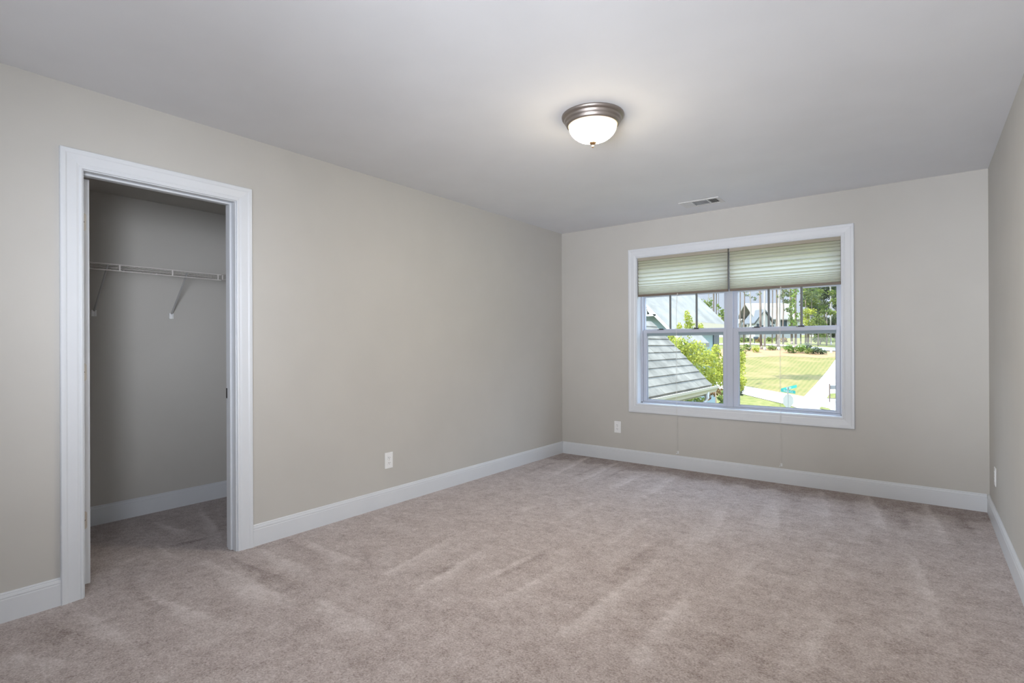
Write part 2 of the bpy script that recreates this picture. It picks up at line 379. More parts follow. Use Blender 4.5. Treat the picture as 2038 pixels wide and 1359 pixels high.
for (sl, gl, gr, sr, ul, ur) in ((a0+.018, -2.232, -1.473, -1.442, -2.262, -1.475), (-1.385, -1.340, -.565, a1-.018, -1.354, -.566)):
    y0_, y1_ = YB+.100, YB+.130
    m = MB(); zb, zt = b0+.013, 1.347
    m.box(sl, gl, y0_, y1_, zb, zt); m.box(gr, sr, y0_, y1_, zb, zt)
    m.box(gl, gr, y0_, y1_, zb, .638); m.box(gl, gr, y0_, y1_, 1.316, zt)
    # glazing bead step
    m.box(gl, gl+.006, y0_+.012, y1_, .638, 1.288); m.box(gr-.006, gr, y0_+.012, y1_, .638, 1.288); m.box(gl, gr, y0_+.012, y1_, .638, .643)
    ls = m.build('lower_sash', VINYL, win, bevel=.0015)
    m = MB(); m.box(gl, gr, y0_+.008, y1_, 1.304, 1.3158); m.box(gl, gr, y0_+.014, y1_, 1.288, 1.3038); m.build('recess_shadow_strip', GASK_SHADOW, ls, bevel=.001)  # grey strips paint the shadow in the top rail's recess
    m = MB(); m.box(gl+.006, gl+.009, y0_+.014, YB+.1175, .643, 1.288); m.box(gr-.0085, gr-.006, y0_+.014, YB+.1175, .643, 1.288); m.box(gl+.009, gr-.0085, y0_+.014, YB+.1175, .643, .6455); m.build('glass_gasket', GASK_SHADOW, ls)
    MB().box(gl+.005, gr-.005, YB+.118, YB+.121, .642, 1.29).build('glass_pane', GLASS, ls)
    for fx in (.27, .73):
        lx = gl+(gr-gl)*fx-.06
        m = MB().box(lx-.032, lx+.032, y0_+.006, y1_+.004, zt, zt+.006); m.box(lx-.016, lx+.022, y0_+.010, y1_, zt+.006, zt+.014); m.tube([(lx+.004, y0_+.01, zt+.012), (lx+.034, y0_-.004, zt+.010)], .004, 8)
        m.build('sash_lock', LOCK, ls, bevel=.001)
    y0_, y1_ = YB+.134, YB+.165
    zt2 = b1-.03; m = MB()
    m.box(sl-.002, ul, y0_, y1_, 1.31, zt2); m.box(ur, sr+.002, y0_, y1_, 1.31, zt2); m.box(ul, ur, y0_, y1_, 1.31, 1.356); m.box(ul, ur, y0_, y1_, zt2-.03, zt2)
    us = m.build('upper_sash', VINYL, win, bevel=.0015)
    gw = (ur-ul)/3
    m = MB()
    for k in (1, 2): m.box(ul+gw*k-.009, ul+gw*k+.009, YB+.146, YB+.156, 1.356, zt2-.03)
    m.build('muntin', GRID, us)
    MB().box(ul, ur, YB+.1465, YB+.1555, 1.684, 1.702).build('muntin', VINYL, us)
    MB().box(ul-.004, ur+.004, YB+.157, YB+.160, 1.35, zt2-.026).build('glass_pane', GLASS, us)

# cellular shades
ZL = [2.045, 2.020, 1.995, 1.962, 1.921, 1.884, 1.847, 1.817, 1.791, 1.773, 1.757, 1.743, 1.731, 1.722, 1.713, 1.706]
for (xa, xb, cxx, side) in ((WX0+JI+.003, -1.406, -1.874, 'left'), (-1.392, WX1-JI-.002, -.966, 'right')):
    th = thing('cellular_shade', 'half raised cream pleated shade covering the top of the %s window sash' % side, 'window shade', ((xa+xb)/2, YB+.03, WZ1-JI))
    MB().box(xa, xb, YB+.006, YB+.046, 2.045, WZ1-JI).build('headrail', HEADM, th, bevel=.002)
    for s_ in (0, 1):
        m = MB(); vs = []; fs = []
        for i in range(len(ZL)-1):
            za, zb = ZL[i], ZL[i+1]; amp = min(.010, .25*(za-zb)+.004)
            yb = YB+.026
            for (f, o) in ((0, 0), (.18, .7), (.5, 1), (.82, .7)):
                vs.append((za+(zb-za)*f, o*amp))
        vs.append((ZL[-1], 0)); n = len(vs); sg = -1 if s_ == 0 else 1
        pts = [(xa+.002, yb+sg*(.001+o), z) for z, o in vs]+[(xb-.002, yb+sg*(.001+o), z) for z, o in vs]
        m.add(pts, [(i, i+1, n+i+1, n+i) for i in range(n-1)])
        for z in ZL[1:-1]:
            m.add([(xa+.002, YB+.018, z), (xb-.002, YB+.018, z), (xb-.002, YB+.040, z), (xa+.002, YB+.040, z)], [(0, 1, 2, 3)])
        if s_ == 0: m.build('pleated_fabric', SHADE, th, smooth=False)
    for xe in (xa, xb-.002): MB().box(xe, xe+.002, YB+.012, YB+.045, 1.706, 2.045).build('shadowed_side_edge', EDGE, th)  # edge strips in dark taupe paint the shadow between the two shades
    MB().box(xa, xb, YB+.012, YB+.040, 1.686, 1.706).build('bottom_rail', RAILM, th, bevel=.003)
    m = MB(); 
    for dx in (-.004, .004):
        m.tube([(cxx+dx*.6, YB+.004, 1.70), (cxx+dx*.6, YB-.024, 1.55), (cxx+dx, YB-.025, .56), (cxx+dx, YB-.012, .175)], .0009, 6)
    m.tube([(cxx-.004, YB-.012, .176), (cxx-.003, YB-.012, .168), (cxx+.003, YB-.012, .168), (cxx+.004, YB-.012, .176)], .0009, 6)
    m.tube([(cxx, YB+.010, 1.69), (cxx, YB+.004, 1.68)], .006, 8)
    m.build('pull_cord', CORD, th)
    cl = thing('cord_cleat', 'tiny white cord hook on the wall above the baseboard under the %s shade' % side, 'hook', (cxx, YB, .155))
    m = MB(); m.box(cxx-.004, cxx+.009, YB-.004, YB, .146, .172); m.build('hook_plate', PLATE, cl, bevel=.001)
    m = MB(); m.tube([(cxx, YB-.004, .163), (cxx, YB-.018, .162), (cxx, YB-.022, .172)], .003, 8); m.tube([(cxx-.006, YB-.004, .15), (cxx-.008, YB-.02, .147)], .004, 8); m.build('hook', PLATE, cl)

# ------------------------------------------------------------------ ceiling light
LX, LY = -1.412, 2.565
lt = thing('ceiling_light', 'round brushed nickel flush ceiling light with a lit frosted glass bowl', 'ceiling light', (LX, LY, H))
MB().lathe([(.001, 0), (.1665, 0), (.1675, -.004), (.1655, -.012), (.157, -.018), (.1535, -.020), (.1535, -.026), (.151, -.033), (.1455, -.0365), (.1445, -.041), (.1425, -.049), (.137, -.055), (.132, -.055), (.130, -.045), (.001, -.04)], (LX, LY, H), 96).build('ceiling_pan', PAN, lt)
pf = []
for k in range(25):
    t = R(90*k/24); pf.append((.1315*math.cos(t)**.92 if k < 24 else .0005, -.046-.094*math.sin(t)))
bowl = MB().lathe(pf, (LX, LY, H), 96).build('glass_bowl', BOWL, lt)
MB().lathe([(.0005, -.139), (.019, -.1425), (.0195, -.1455), (.0165, -.150), (.009, -.1535), (.0045, -.156), (.0045, -.160), (.0062, -.163), (.0062, -.167), (.004, -.171), (.0005, -.172)], (LX, LY, H), 32).build('finial', BRASSY, lt)

# ------------------------------------------------------------------ ceiling vent
vx0, vx1, vy0, vy1 = -1.690, -1.350, 4.605, 4.800
vt = thing('ceiling_vent', 'white three-section metal air register in the ceiling above the window', 'air vent', ((vx0+vx1)/2, (vy0+vy1)/2, H))
VENT = mat('vent_enamel', (.66, .66, .66), .4)
m = MB(); zz = H-.006; ox0, ox1, oy0, oy1 = vx0+.028, vx1-.028, vy0+.030, vy1-.030
m.box(vx0, vx1, vy0, oy0, zz, H); m.box(vx0, vx1, oy1, vy1, zz, H); m.box(vx0, ox0, oy0, oy1, zz, H); m.box(ox1, vx1, oy0, oy1, zz, H)
d1, d2 = ox0+.075, ox1-.075
m.box(d1-.004, d1+.004, oy0, oy1, zz-.002, H); m.box(d2-.004, d2+.004, oy0, oy1, zz-.002, H)
m.build('frame', VENT, vt, bevel=.0015)
MB().box(ox0, ox1, oy0, oy1, H-.0015, H-.0005).build('duct_opening', mat('vent_dark', (.05, .055, .055), .8), vt)
for (xa, xb, dirn) in ((ox0, d1-.004, 'x-'), (d1+.004, d2-.004, 'y'), (d2+.004, ox1, 'x+')):
    m = MB()
    if dirn == 'y':
        n = 7
        for k in range(n):
            y = oy0+(oy1-oy0)*(k+.3)/n; m.add([(xa, y, H-.001), (xb, y, H-.001), (xb, y-.006, H-.007), (xa, y-.006, H-.007)], [(0, 1, 2, 3)])
    else:
        n = 5; s = -.009 if dirn == 'x-' else .009
        for k in range(n):
            x = xa+(xb-xa)*(k+.5)/n; m.add([(x-s*.6, oy0, H-.001), (x-s*.6, oy1, H-.001), (x+s*.6, oy1, H-.007), (x+s*.6, oy0, H-.007)], [(0, 1, 2, 3)])
    m.build('louver_bank', VENT, vt)

# ------------------------------------------------------------------ outlets
def outlet(label, org, ax, nrm):
    """org = centre on the wall, ax = horizontal direction, nrm = away from wall"""
    o = thing('wall_outlet', label, 'outlet', org); A, Nn = Vector(ax), Vector(nrm); O = Vector(org); Z = Vector((0, 0, 1))
    def bx(mb, a0, a1, z0, z1, t0, t1):
        P = [O+A*a+Z*z+Nn*t for t in (t0, t1) for z in (z0, z1) for a in (a0, a1)]
        mb.add(P, [(0,2,3,1),(4,5,7,6),(0,1,5,4),(2,6,7,3),(0,4,6,2),(1,3,7,5)]); return mb
    bx(MB(), -.037, .037, -.060, .060, 0, .005).build('cover_plate', PLATE, o, bevel=.0025)
    for zc in (-.0195, .0195):
        rc = bx(MB(), -.0165, .0165, zc-.0145, zc+.0145, .004, .0078).build('socket', PLATE, o, bevel=.002)
        m = MB(); bx(m, -.0075, -.0050, zc-.002, zc+.007, .0075, .0082); bx(m, .0050, .0072, zc-.001, zc+.006, .0075, .0082); bx(m, -.002, .002, zc-.0095, zc-.0055, .0075, .0082)
        m.build('slot', DARK, rc)
    m = MB(); m.tube([O+Nn*.004, O+Nn*.0062], .0028, 10); m.build('screw', NICKEL, o)
outlet('white electrical outlet on the left wall beside the closet doorway', (XL, 2.617, .338), (0, 1, 0), (1, 0, 0))
outlet('white electrical outlet on the back wall below the window corner', (-2.510, YB, .347), (1, 0, 0), (0, -1, 0))
outlet('white electrical outlet seen edge-on on the right wall near the corner', (XR, 4.665, .332), (0, 1, 0), (-1, 0, 0))

# ------------------------------------------------------------------ closet wire shelf
ZT, ZB_, XF, YR = 1.729, 1.690, -4.12, 1.825
sh = thing('wire_closet_shelf', 'white coated wire shelf wrapping round the back of the closet', 'shelf', (CXB, 1.2, ZT))
m = MB()
for z in (ZT, ZB_): m.tube([(XF, CY0+.01, z), (XF, YR, z)], .0038, 8)
for z in (ZT, ZB_): m.tube([(XF, YR, z), (XL-WT-.03, YR, z)], .0032, 8)
m.tube([(CXB+.012, CY0+.01, ZT-.004), (CXB+.012, CY1-.01, ZT-.004)], .0028, 8)
m.tube([(CXB+.15, CY0+.01, ZT-.004), (CXB+.15, YR, ZT-.004)], .0028, 8)
m.tube([(XF, CY1-.012, ZT-.004), (XL-WT-.03, CY1-.012, ZT-.004)], .0028, 8)
m.build('frame_rods', WIRE, sh)
m = MB(); y = CY0+.02
while y < CY1-.01:
    m.tube([(CXB+.004, y, ZT), (XF if y < YR else XF, y, ZT)], .0016, 6); y += .0254
m.build('deck_wires', WIRE, sh)
m = MB(); x = XF+.0254
while x < XL-WT-.03:
    m.tube([(x, YR, ZT), (x, CY1-.004, ZT)], .0016, 6); x += .0254
m.build('return_deck_wires', WIRE, sh)
for y in (.276, .582, .888, 1.194, 1.501, 1.803):
    MB().box(XF-.003, XF+.003, y-.0045, y+.0045, ZB_, ZT).build('upright', WIRE, sh)
for x in (XF+.022, XF+.33, XF+.62):
    MB().box(x-.0045, x+.0045, YR-.003, YR+.003, ZB_, ZT).build('upright', WIRE, sh)
for y in (.667, 1.133, 1.599):
    m = MB().tube([(XF-.005, y, ZT-.006), (CXB+.014, y, 1.442)], .0062, 8); br = m.build('support_brace', STEELB, sh)
    m = MB().box(CXB, CXB+.012, y-.014, y-.005, 1.405, 1.447); m.box(CXB, CXB+.012, y+.005, y+.014, 1.405, 1.447); m.box(CXB, CXB+.004, y-.014, y+.014, 1.405, 1.447); m.build('brace_foot', PLATE, br, bevel=.001)
for y in (.45, 1.03, 1.30, 1.50):
    MB().box(CXB, CXB+.016, y-.006, y+.006, ZT-.010, ZT+.004).build('wall_clip', PLATE, sh)


# ------------------------------------------------------------------ outdoors: terrain (height depends on distance along the view street)
FU = Vector((fw.x, fw.y, 0)).normalized(); FV = Vector((rt.x, rt.y, 0)).normalized()
PROF = [(4, -3.95), (30, -3.9), (38, -3.50), (44, -3.07), (50, -2.56), (58, -1.75), (66, -.70), (72, .13), (78, .59), (84, .92), (95, 1.60), (112, 2.50), (150, 3.8), (240, 5)]
def hgt(u):
    for (a, b), (c, d) in zip(PROF, PROF[1:]):
        if u <= c: return b+(d-b)*max(0, (u-a)/(c-a))
    return PROF[-1][1]
def onground(px, py):
    d = ray(px, py); k = d.x*FU.x+d.y*FU.y; t0 = 4/k
    for i in range(4000):
        t = (4+.06*i)/k; z = ZC+d.z*t
        if z <= hgt(4+.06*i): return Vector((d.x*t, d.y*t, z))
    return Vector((d.x*t, d.y*t, z))
def at(px, py, u):
    d = ray(px, py); k = d.x*FU.x+d.y*FU.y; return Vector((0, 0, ZC))+d*(u/k)
def gp(p): return Vector((p.x, p.y, hgt(p.x*FU.x+p.y*FU.y)))
def patch(name, pts, m_, lift):
    """lay a flat outline on the terrain, cut where the slope changes"""
    bm = bmesh.new(); vs = [bm.verts.new((p.x, p.y, 0)) for p in pts]; bm.faces.new(vs)
    for (u, z) in PROF[:-1]:
        bmesh.ops.bisect_plane(bm, geom=bm.verts[:]+bm.edges[:]+bm.faces[:], plane_co=FU*u, plane_no=FU)
    bmesh.ops.triangulate(bm, faces=bm.faces[:])
    for v in bm.verts: v.co.z = hgt(v.co.x*FU.x+v.co.y*FU.y)+lift
    bmesh.ops.recalc_face_normals(bm, faces=bm.faces)
    for f in bm.faces:
        if f.normal.z < 0: f.normal_flip()
    me = bpy.data.meshes.new(name); bm.to_mesh(me); bm.free(); me.materials.append(m_)
    o = bpy.data.objects.new(name, me); C.objects.link(o); return struct(o)
def pxpatch(name, px, m_, lift): return patch(name, [onground(*p) for p in px], m_, lift)
GRASS = noisy(mat('lawn_grass', (.2, .2, .07), .95, spec=.1), (.115, .13, .035), (.19, .175, .065), 1.6, 6)
# mown lawn: stripes along the kerb
LAWN = mat('mown_lawn', (.2, .2, .07), .95, spec=.1)
def lawnnodes(m):
    t = m.node_tree; b = t.nodes['Principled BSDF']; co = N(m, 'ShaderNodeTexCoord'); mp = N(m, 'ShaderNodeMapping')
    A = onground(1604, 789); B = onground(1662, 716); ang = math.atan2(B.y-A.y, B.x-A.x); mp.inputs['Rotation'].default_value = (0, 0, -ang)
    t.links.new(co.outputs['Object'], mp.inputs[0])
    wv = N(m, 'ShaderNodeTexWave', bands_direction='Y'); wv.inputs['Scale'].default_value = .75; wv.inputs['Distortion'].default_value = 2.2; wv.inputs['Detail'].default_value = 2
    t.links.new(mp.outputs[0], wv.inputs[0])
    n = N(m, 'ShaderNodeTexNoise'); n.inputs['Scale'].default_value = .35; n.inputs['Detail'].default_value = 7; t.links.new(co.outputs['Object'], n.inputs[0])
    r = N(m, 'ShaderNodeValToRGB'); r.color_ramp.elements[0].color = (.130, .130, .042, 1); r.color_ramp.elements[1].color = (.172, .150, .055, 1); t.links.new(wv.outputs[0], r.inputs[0])
    r2 = N(m, 'ShaderNodeValToRGB'); r2.color_ramp.elements[0].position = .48; r2.color_ramp.elements[1].position = .68
    t.links.new(n.outputs[0], r2.inputs[0]); mx = N(m, 'ShaderNodeMixRGB'); t.links.new(r2.outputs[0], mx.inputs[0]); t.links.new(r.outputs[0], mx.inputs[1]); mx.inputs[2].default_value = (.215, .165, .075, 1)
    t.links.new(mx.outputs[0], b.inputs['Base Color'])
lawnnodes(LAWN)
CONC = noisy(mat('pale_concrete', (.5, .49, .46), .9), (.50, .49, .46), (.56, .55, .52), .8, 5)
ASPH = noisy(mat('grey_asphalt', (.2, .2, .2), .9), (.20, .20, .21), (.25, .25, .25), 1, 5)
STRAW = noisy(mat('pine_straw', (.3, .19, .11), .95, spec=.1), (.27, .155, .085), (.29, .205, .105), .8, 6)
big = [FU*5+FV*-60, FU*5+FV*60, FU*235+FV*160, FU*235+FV*-160]
patch('ground', big, GRASS, 0)
pxpatch('lawn', [(1380, 712), (1480, 703), (1560, 703), (1664, 704), (1700, 704), (1672, 706), (1604, 790), (1480, 768), (1380, 752)], LAWN, .012)
pxpatch('pine_straw_bed', [(1380, 700), (1480, 692), (1560, 694), (1620, 699), (1668, 700), (1668, 709), (1640, 713), (1560, 709), (1480, 712), (1380, 718)], STRAW, .024)
pxpatch('road', [(1370, 750), (1480, 769), (1600, 790), (1664, 714), (1690, 690), (1745, 705), (1790, 860), (1626, 850), (1590, 814), (1570, 807), (1475, 784), (1370, 765)], CONC, .04)
pxpatch('road_far', [(1420, 684), (1500, 683.5), (1560, 687), (1620, 691), (1700, 695), (1700, 700), (1620, 696), (1560, 689.5), (1500, 686), (1420, 687)], CONC, .07)
pxpatch('road_side', [(1616, 692.5), (1700, 695.5), (1700, 701), (1640, 699)], ASPH, .10)
pxpatch('corner_lawn', [(1645, 794), (1651, 785), (1680, 784), (1700, 795)], GRASS, .08)
pxpatch('kerb_island', [(1630, 815), (1634, 811.5), (1650, 814.5), (1655, 819)], GRASS, .08)

# ------------------------------------------------------------------ wing roof just outside the window
SHIN = mat('grey_asphalt_shingle', (.3, .3, .3), .95, spec=.15)
def shin(m, sc=1.0, c1=(.20, .205, .20), c2=(.36, .36, .345), rot=0):
    t = m.node_tree; b = t.nodes['Principled BSDF']; co = N(m, 'ShaderNodeTexCoord'); mp = N(m, 'ShaderNodeMapping')
    mp.inputs['Scale'].default_value = (0, 1, 0); 
    n = N(m, 'ShaderNodeTexNoise'); n.inputs['Scale'].default_value = 2.6*sc; n.inputs['Detail'].default_value = 5; n.inputs['Roughness'].default_value = .65
    n2 = N(m, 'ShaderNodeTexNoise'); n2.inputs['Scale'].default_value = 140*sc; n2.inputs['Detail'].default_value = 2
    for q in (n, n2): t.links.new(co.outputs['Object'], q.inputs[0])
    mx = N(m, 'ShaderNodeMath', operation='ADD'); ml = N(m, 'ShaderNodeMath', operation='MULTIPLY'); ml.inputs[1].default_value = .35
    t.links.new(n2.outputs[0], ml.inputs[0]); t.links.new(n.outputs[0], mx.inputs[0]); t.links.new(ml.outputs[0], mx.inputs[1])
    r = N(m, 'ShaderNodeValToRGB'); r.color_ramp.elements[0].position = .5; r.color_ramp.elements[1].position = .9
    r.color_ramp.elements[0].color = (*c1, 1); r.color_ramp.elements[1].color = (*c2, 1)
    t.links.new(mx.outputs[0], r.inputs[0]); t.links.new(r.outputs[0], b.inputs['Base Color']); return m
shin(SHIN, 1.0, (.125, .118, .098), (.25, .232, .192))
CREAM = mat('cream_gutter', (.42, .39, .32), .5)
SOFF = mat('cream_siding', (.36, .33, .27), .6)
EX, EY, RX = -3.40, 11.05, -4.65
EZ = (at(1414.8, 765, 1)-Vector((0, 0, ZC))); EZ = ZC+EZ.z*(EX/EZ.x); EYc = (at(1414.8, 765, 1)).y*(EX/at(1414.8, 765, 1).x); EY = EYc
RZ = EZ+1.30
wr = thing('house_wing', 'grey shingled roof wing with cream gutter just outside the left window sash', 'roof', (-4.2, 8.5, -3.9))
YN = YB+.2
m = MB(); rnd = random.Random(3)
sl = Vector((RX-EX, 0, RZ-EZ)); Ls = sl.length; sl /= Ls; nr = Vector((sl.z*-1*-1, 0, -sl.x)); nr = Vector((RZ-EZ, 0, EX-RX)).normalized()
exps = .185; k = 0; s0 = -.02
while s0 < Ls:
    s1 = min(s0+exps, Ls); y = YN-rnd.random()*.3
    while y < EY:
        wv_ = rnd.choice((.2, .26, .32, .5)); ya, yb = max(y, YN), min(y+wv_, EY); th_ = .020+rnd.choice((0, 0, .003, .006))
        if yb-ya > .01:
            base = Vector((EX, 0, EZ)); P = []
            for (s, h) in ((s0, 0), (s0, th_), (s1+.02, .004), (s1+.02, 0)):
                q = base+sl*s+nr*h
                P.append(q)
            v = [(q.x, ya+.0004, q.z) for q in P]+[(q.x, yb-.0004, q.z) for q in P]
            m.add(v, [(0, 1, 2, 3), (7, 6, 5, 4), (0, 4, 5, 1), (1, 5, 6, 2), (2, 6, 7, 3), (3, 7, 4, 0)])
        y += wv_
    s0 += exps
m.build('shingles', SHIN, wr)
m = MB(); m.prism([(EX, YN, EZ-.003), (RX, YN, RZ-.003), (2*RX-EX, YN, EZ-.003), (2*RX-EX, YN, EZ-.12), (RX, YN, RZ-.15), (EX, YN, EZ-.10)], (0, EY-YN-.004, 0)); m.build('roof_deck', SHIN, wr)
WHT = mat('white_exterior_trim', (.50, .50, .48), .5)
m = MB()
m.prism([(EX, EY-.004, EZ-.002), (RX, EY-.004, RZ-.002), (2*RX-EX, EY-.004, EZ-.002), (2*RX-EX, EY-.004, EZ-.16), (RX, EY-.004, RZ-.2), (EX, EY-.004, EZ-.14)], (0, .02, 0)); m.build('rake_board', WHT, wr)
m = MB(); gz = EZ-.02    # K-style gutter
m.prism([(EX-.01, YN, gz-.13), (EX+.075, YN, gz-.13), (EX+.09, YN, gz-.09), (EX+.125, YN, gz-.045), (EX+.13, YN, gz), (EX+.118, YN, gz+.004), (EX+.116, YN, gz-.012), (EX-.01, YN, gz-.03)], (0, EY+.10-YN, 0)); m.build('gutter', CREAM, wr)
m = MB().box(EX-.03, EX-.010, YN, EY, gz-.17, gz-.01); m.build('fascia', CREAM, wr)
WXX = EX-.42; WYE = EY-1.05
MB().box(WXX, EX-.01, YN, EY-.01, gz-.18, gz-.165).build('soffit', CREAM, wr)
MB().box(2*RX-WXX, WXX, YN, WYE, -3.95, gz-.17).build('side_wall', SOFF, wr)
MB().box(WXX-.10, WXX+.03, WYE-.12, WYE+.02, -3.95, gz-.18).build('corner_board', WHT, wr)
m = MB(); dy = EY-.42
m.tube([(EX+.05, dy, gz-.10), (EX+.05, dy, gz-.22), (EX+.02, dy-.03, gz-.32), (EX-.08, dy-.12, gz-.40), (EX-.22, dy-.30, gz-.46), (WXX+.06, WYE-.10, gz-.52), (WXX+.05, WYE-.14, gz-.75), (WXX+.05, WYE-.14, -3.9)], .045, 10); m.build('downspout', WHT, wr, smooth=True)

# ------------------------------------------------------------------ houses
def lapm(name, c):
    m = mat(name, c, .7); t = m.node_tree; b = t.nodes['Principled BSDF']; co = N(m, 'ShaderNodeTexCoord'); wv_ = N(m, 'ShaderNodeTexWave', bands_direction='Z', wave_profile='SAW')
    wv_.inputs['Scale'].default_value = 1.5; t.links.new(co.outputs['Object'], wv_.inputs[0]); bp = N(m, 'ShaderNodeBump'); bp.inputs['Strength'].default_value = .6; bp.inputs['Distance'].default_value = .02
    t.links.new(wv_.outputs[0], bp.inputs['Height']); t.links.new(bp.outputs[0], b.inputs['Normal']); return m
TEAL = lapm('pale_teal_siding', (.24, .33, .36)); WSID = lapm('white_siding', (.44, .44, .42))
ROOFM = shin(mat('distant_grey_shingle', (.3, .3, .3), .95, spec=.1), .3, (.185, .178, .155), (.30, .285, .25))
PANE = mat('dark_window_pane', (.06, .08, .10), .1)
SHUT = mat('black_shutter', (.03, .04, .045), .6)
def gable(mb, x0, x1, y0, y1, ze, zr, axis, t_=.18, oh=0):
    """roof solid, ridge along axis"""
    if axis == 'y':
        xm = (x0+x1)/2; prof = [(x0, y0, ze), (xm, y0, zr), (x1, y0, ze), (x1, y0, ze-t_), (xm, y0, zr-t_), (x0, y0, ze-t_)]
        mb.prism(prof, (0, y1-y0, 0))
    else:
        ym = (y0+y1)/2; prof = [(x0, y0, ze), (x0, ym, zr), (x0, y1, ze), (x0, y1, ze-t_), (x0, ym, zr-t_), (x0, y0, ze-t_)]
        mb.prism(prof, (x1-x0, 0, 0))
    return mb
# neighbour with teal gable
hx = -9.0
P = ray(1447, 646); hY = P.y*(hx/P.x); hz = ZC+P.z*(hx/P.x)
nh = thing('neighbour_house', 'pale teal house with big grey roof and white gable trim behind the left sash', 'house', (-13.5, 26, -3.9))
gable(MB(), -18.4, hx, 18.2, hY, hz, hz+4.9, 'y').build('main_roof', ROOFM, nh)
m = MB(); m.box(-17.8, hx-.5, 18.6, hY-.5, -3.95, hz-.1); m.prism([(-17.8, 18.6, hz-.1), (hx-.5, 18.6, hz-.1), (-13.7, 18.6, hz+4.2)], (0, hY-.5-18.6, 0)); m.build('house_wall', TEAL, nh)
MB().box(hx-.02, hx+.12, 18.2, hY, hz-.30, hz-.02).build('gutter', mat('warm_fascia', (.55, .47, .34), .5), nh)
MB().box(hx-.5, hx, 18.2, hY-.1, hz-.32, hz-.26).build('soffit', mat('tan_soffit', (.42, .35, .24), .6), nh)
# front gable wing facing us
gy = 17.2; P = ray(1361.5, 682); gx = P.x*(gy/P.y); gz_ = ZC+P.z*(gy/P.y); P2 = ray(1287, 606); gx2 = P2.x*(gy/P2.y); gz2 = ZC+P2.z*(gy/P2.y)
slp = (gz2-gz_)/(gx-gx2); pk = gx2-.02; zpk = gz_+slp*(gx-pk)
m = MB(); m.prism([(gx, gy, gz_), (pk, gy, zpk), (2*pk-gx, gy, gz_), (2*pk-gx, gy, gz_-.15), (pk, gy, zpk-.15), (gx, gy, gz_-.15)], (0, 2.6, 0)); m.build('gable_roof', ROOFM, nh)
m = MB(); m.prism([(gx-.12, gy+.35, gz_-.15), (pk, gy+.35, zpk-.27), (2*pk-gx+.12, gy+.35, gz_-.15), (2*pk-gx+.12, gy+.35, -3.95), (gx-.12, gy+.35, -3.95)], (0, 2, 0)); m.build('gable_wall', TEAL, nh)
m = MB(); bw = .09
for sg in (1, -1):
    ex_ = pk+sg*(gx-pk)
    m.prism([(ex_, gy-.03, gz_), (pk, gy-.03, zpk), (pk, gy-.03, zpk-bw*1.4), (ex_, gy-.03, gz_-bw*1.4)], (0, .05, 0))
tz = zpk-.36; xt = (zpk-tz)/slp
m.box(pk-xt, pk+xt, gy-.03, gy+.02, tz-.06, tz); m.box(pk-.03, pk+.03, gy-.03, gy+.02, tz, zpk-.1)
m.prism([(pk-xt*.6, gy-.02, tz), (pk-.05, gy-.02, zpk-.17), (pk-.05, gy-.02, zpk-.23), (pk-xt*.4, gy-.02, tz)], (0, .04, 0)); m.prism([(pk+xt*.6, gy-.02, tz), (pk+.05, gy-.02, zpk-.17), (pk+.05, gy-.02, zpk-.23), (pk+xt*.4, gy-.02, tz)], (0, .04, 0))
m.build('gable_trim', mat('bright_white_trim', (.62, .62, .60), .5), nh)
P = ray(1424, 674); wy_ = P.y*((hx-.5)/P.x); wz_ = ZC+P.z*((hx-.5)/P.x)
MB().box(hx-.5, hx-.44, wy_-.5, wy_+.5, wz_-1.0, wz_+.6).build('side_window', PANE, nh)
# white house across the street
def fit_box(px0, px1, u): return at(px0, 670, u), at(px1, 670, u)
def frame_add(mb_local, o, ax, ay):  # local (a along ax, b along ay, z)
    mb_local.v = [tuple(o+ax*a+ay*b+Vector((0, 0, z))) for a, b, z in mb_local.v]; return mb_local
def zat(py, u, px=1540): return at(px, py, u).z
u = 112; A, B = at(1501, 671, u), at(1592, 671, u); o0 = Vector((A.x, A.y, 0)); ax = (Vector((B.x, B.y, 0))-o0); wd = ax.length; ax.normalize(); ay = Vector((-ax.y, ax.x, 0))
if ay.dot(FU) < 0: ay = -ay
fh = thing('white_house', 'white house with grey roof and dark shutters beyond the pines', 'house', (o0.x, o0.y, hgt(u)))
g0 = hgt(u)-.2; ze = zat(635, u); zr = zat(603, u+4.5); s = FPX/u
def lx_(px, dep=0): return ((px-CX)*(u+dep)-(1501-CX)*u)/FPX
frame_add(MB().box(.3, wd, 0, 9, g0, ze), o0, ax, ay).build('house_wall', WSID, fh)
m = MB(); m.prism([(0, -.5, ze), (0, 4.5, zr), (0, 9.5, ze), (0, 9.5, ze-.25), (0, 4.5, zr-.25), (0, -.5, ze-.25)], (wd+.4, 0, 0)); frame_add(m, o0, ax, ay).build('main_roof', ROOFM, fh)
cxg = lx_(1523, -2.4); gl_, gr_ = lx_(1501.5, -2.4), lx_(1543, -2.4); zg = zat(615, u-2); zge = zat(642, u-2)
m = MB(); m.prism([(gl_, -2.4, zge), (cxg, -2.4, zg), (gr_, -2.4, zge), (gr_, -2.4, zge-.25), (cxg, -2.4, zg-.35), (gl_, -2.4, zge-.25)], (0, 6, 0)); frame_add(m, o0, ax, ay).build('gable_roof', mat('dark_grey_roof_edge', (.10, .11, .12), .8), fh)
m = MB(); m.prism([(gl_+.3, -2, zge-.3), (cxg, -2, zg-.35), (gr_-.3, -2, zge-.3), (gr_-.3, -2, g0), (gl_+.3, -2, g0)], (0, 3, 0)); frame_add(m, o0, ax, ay).build('gable_wall', WSID, fh)
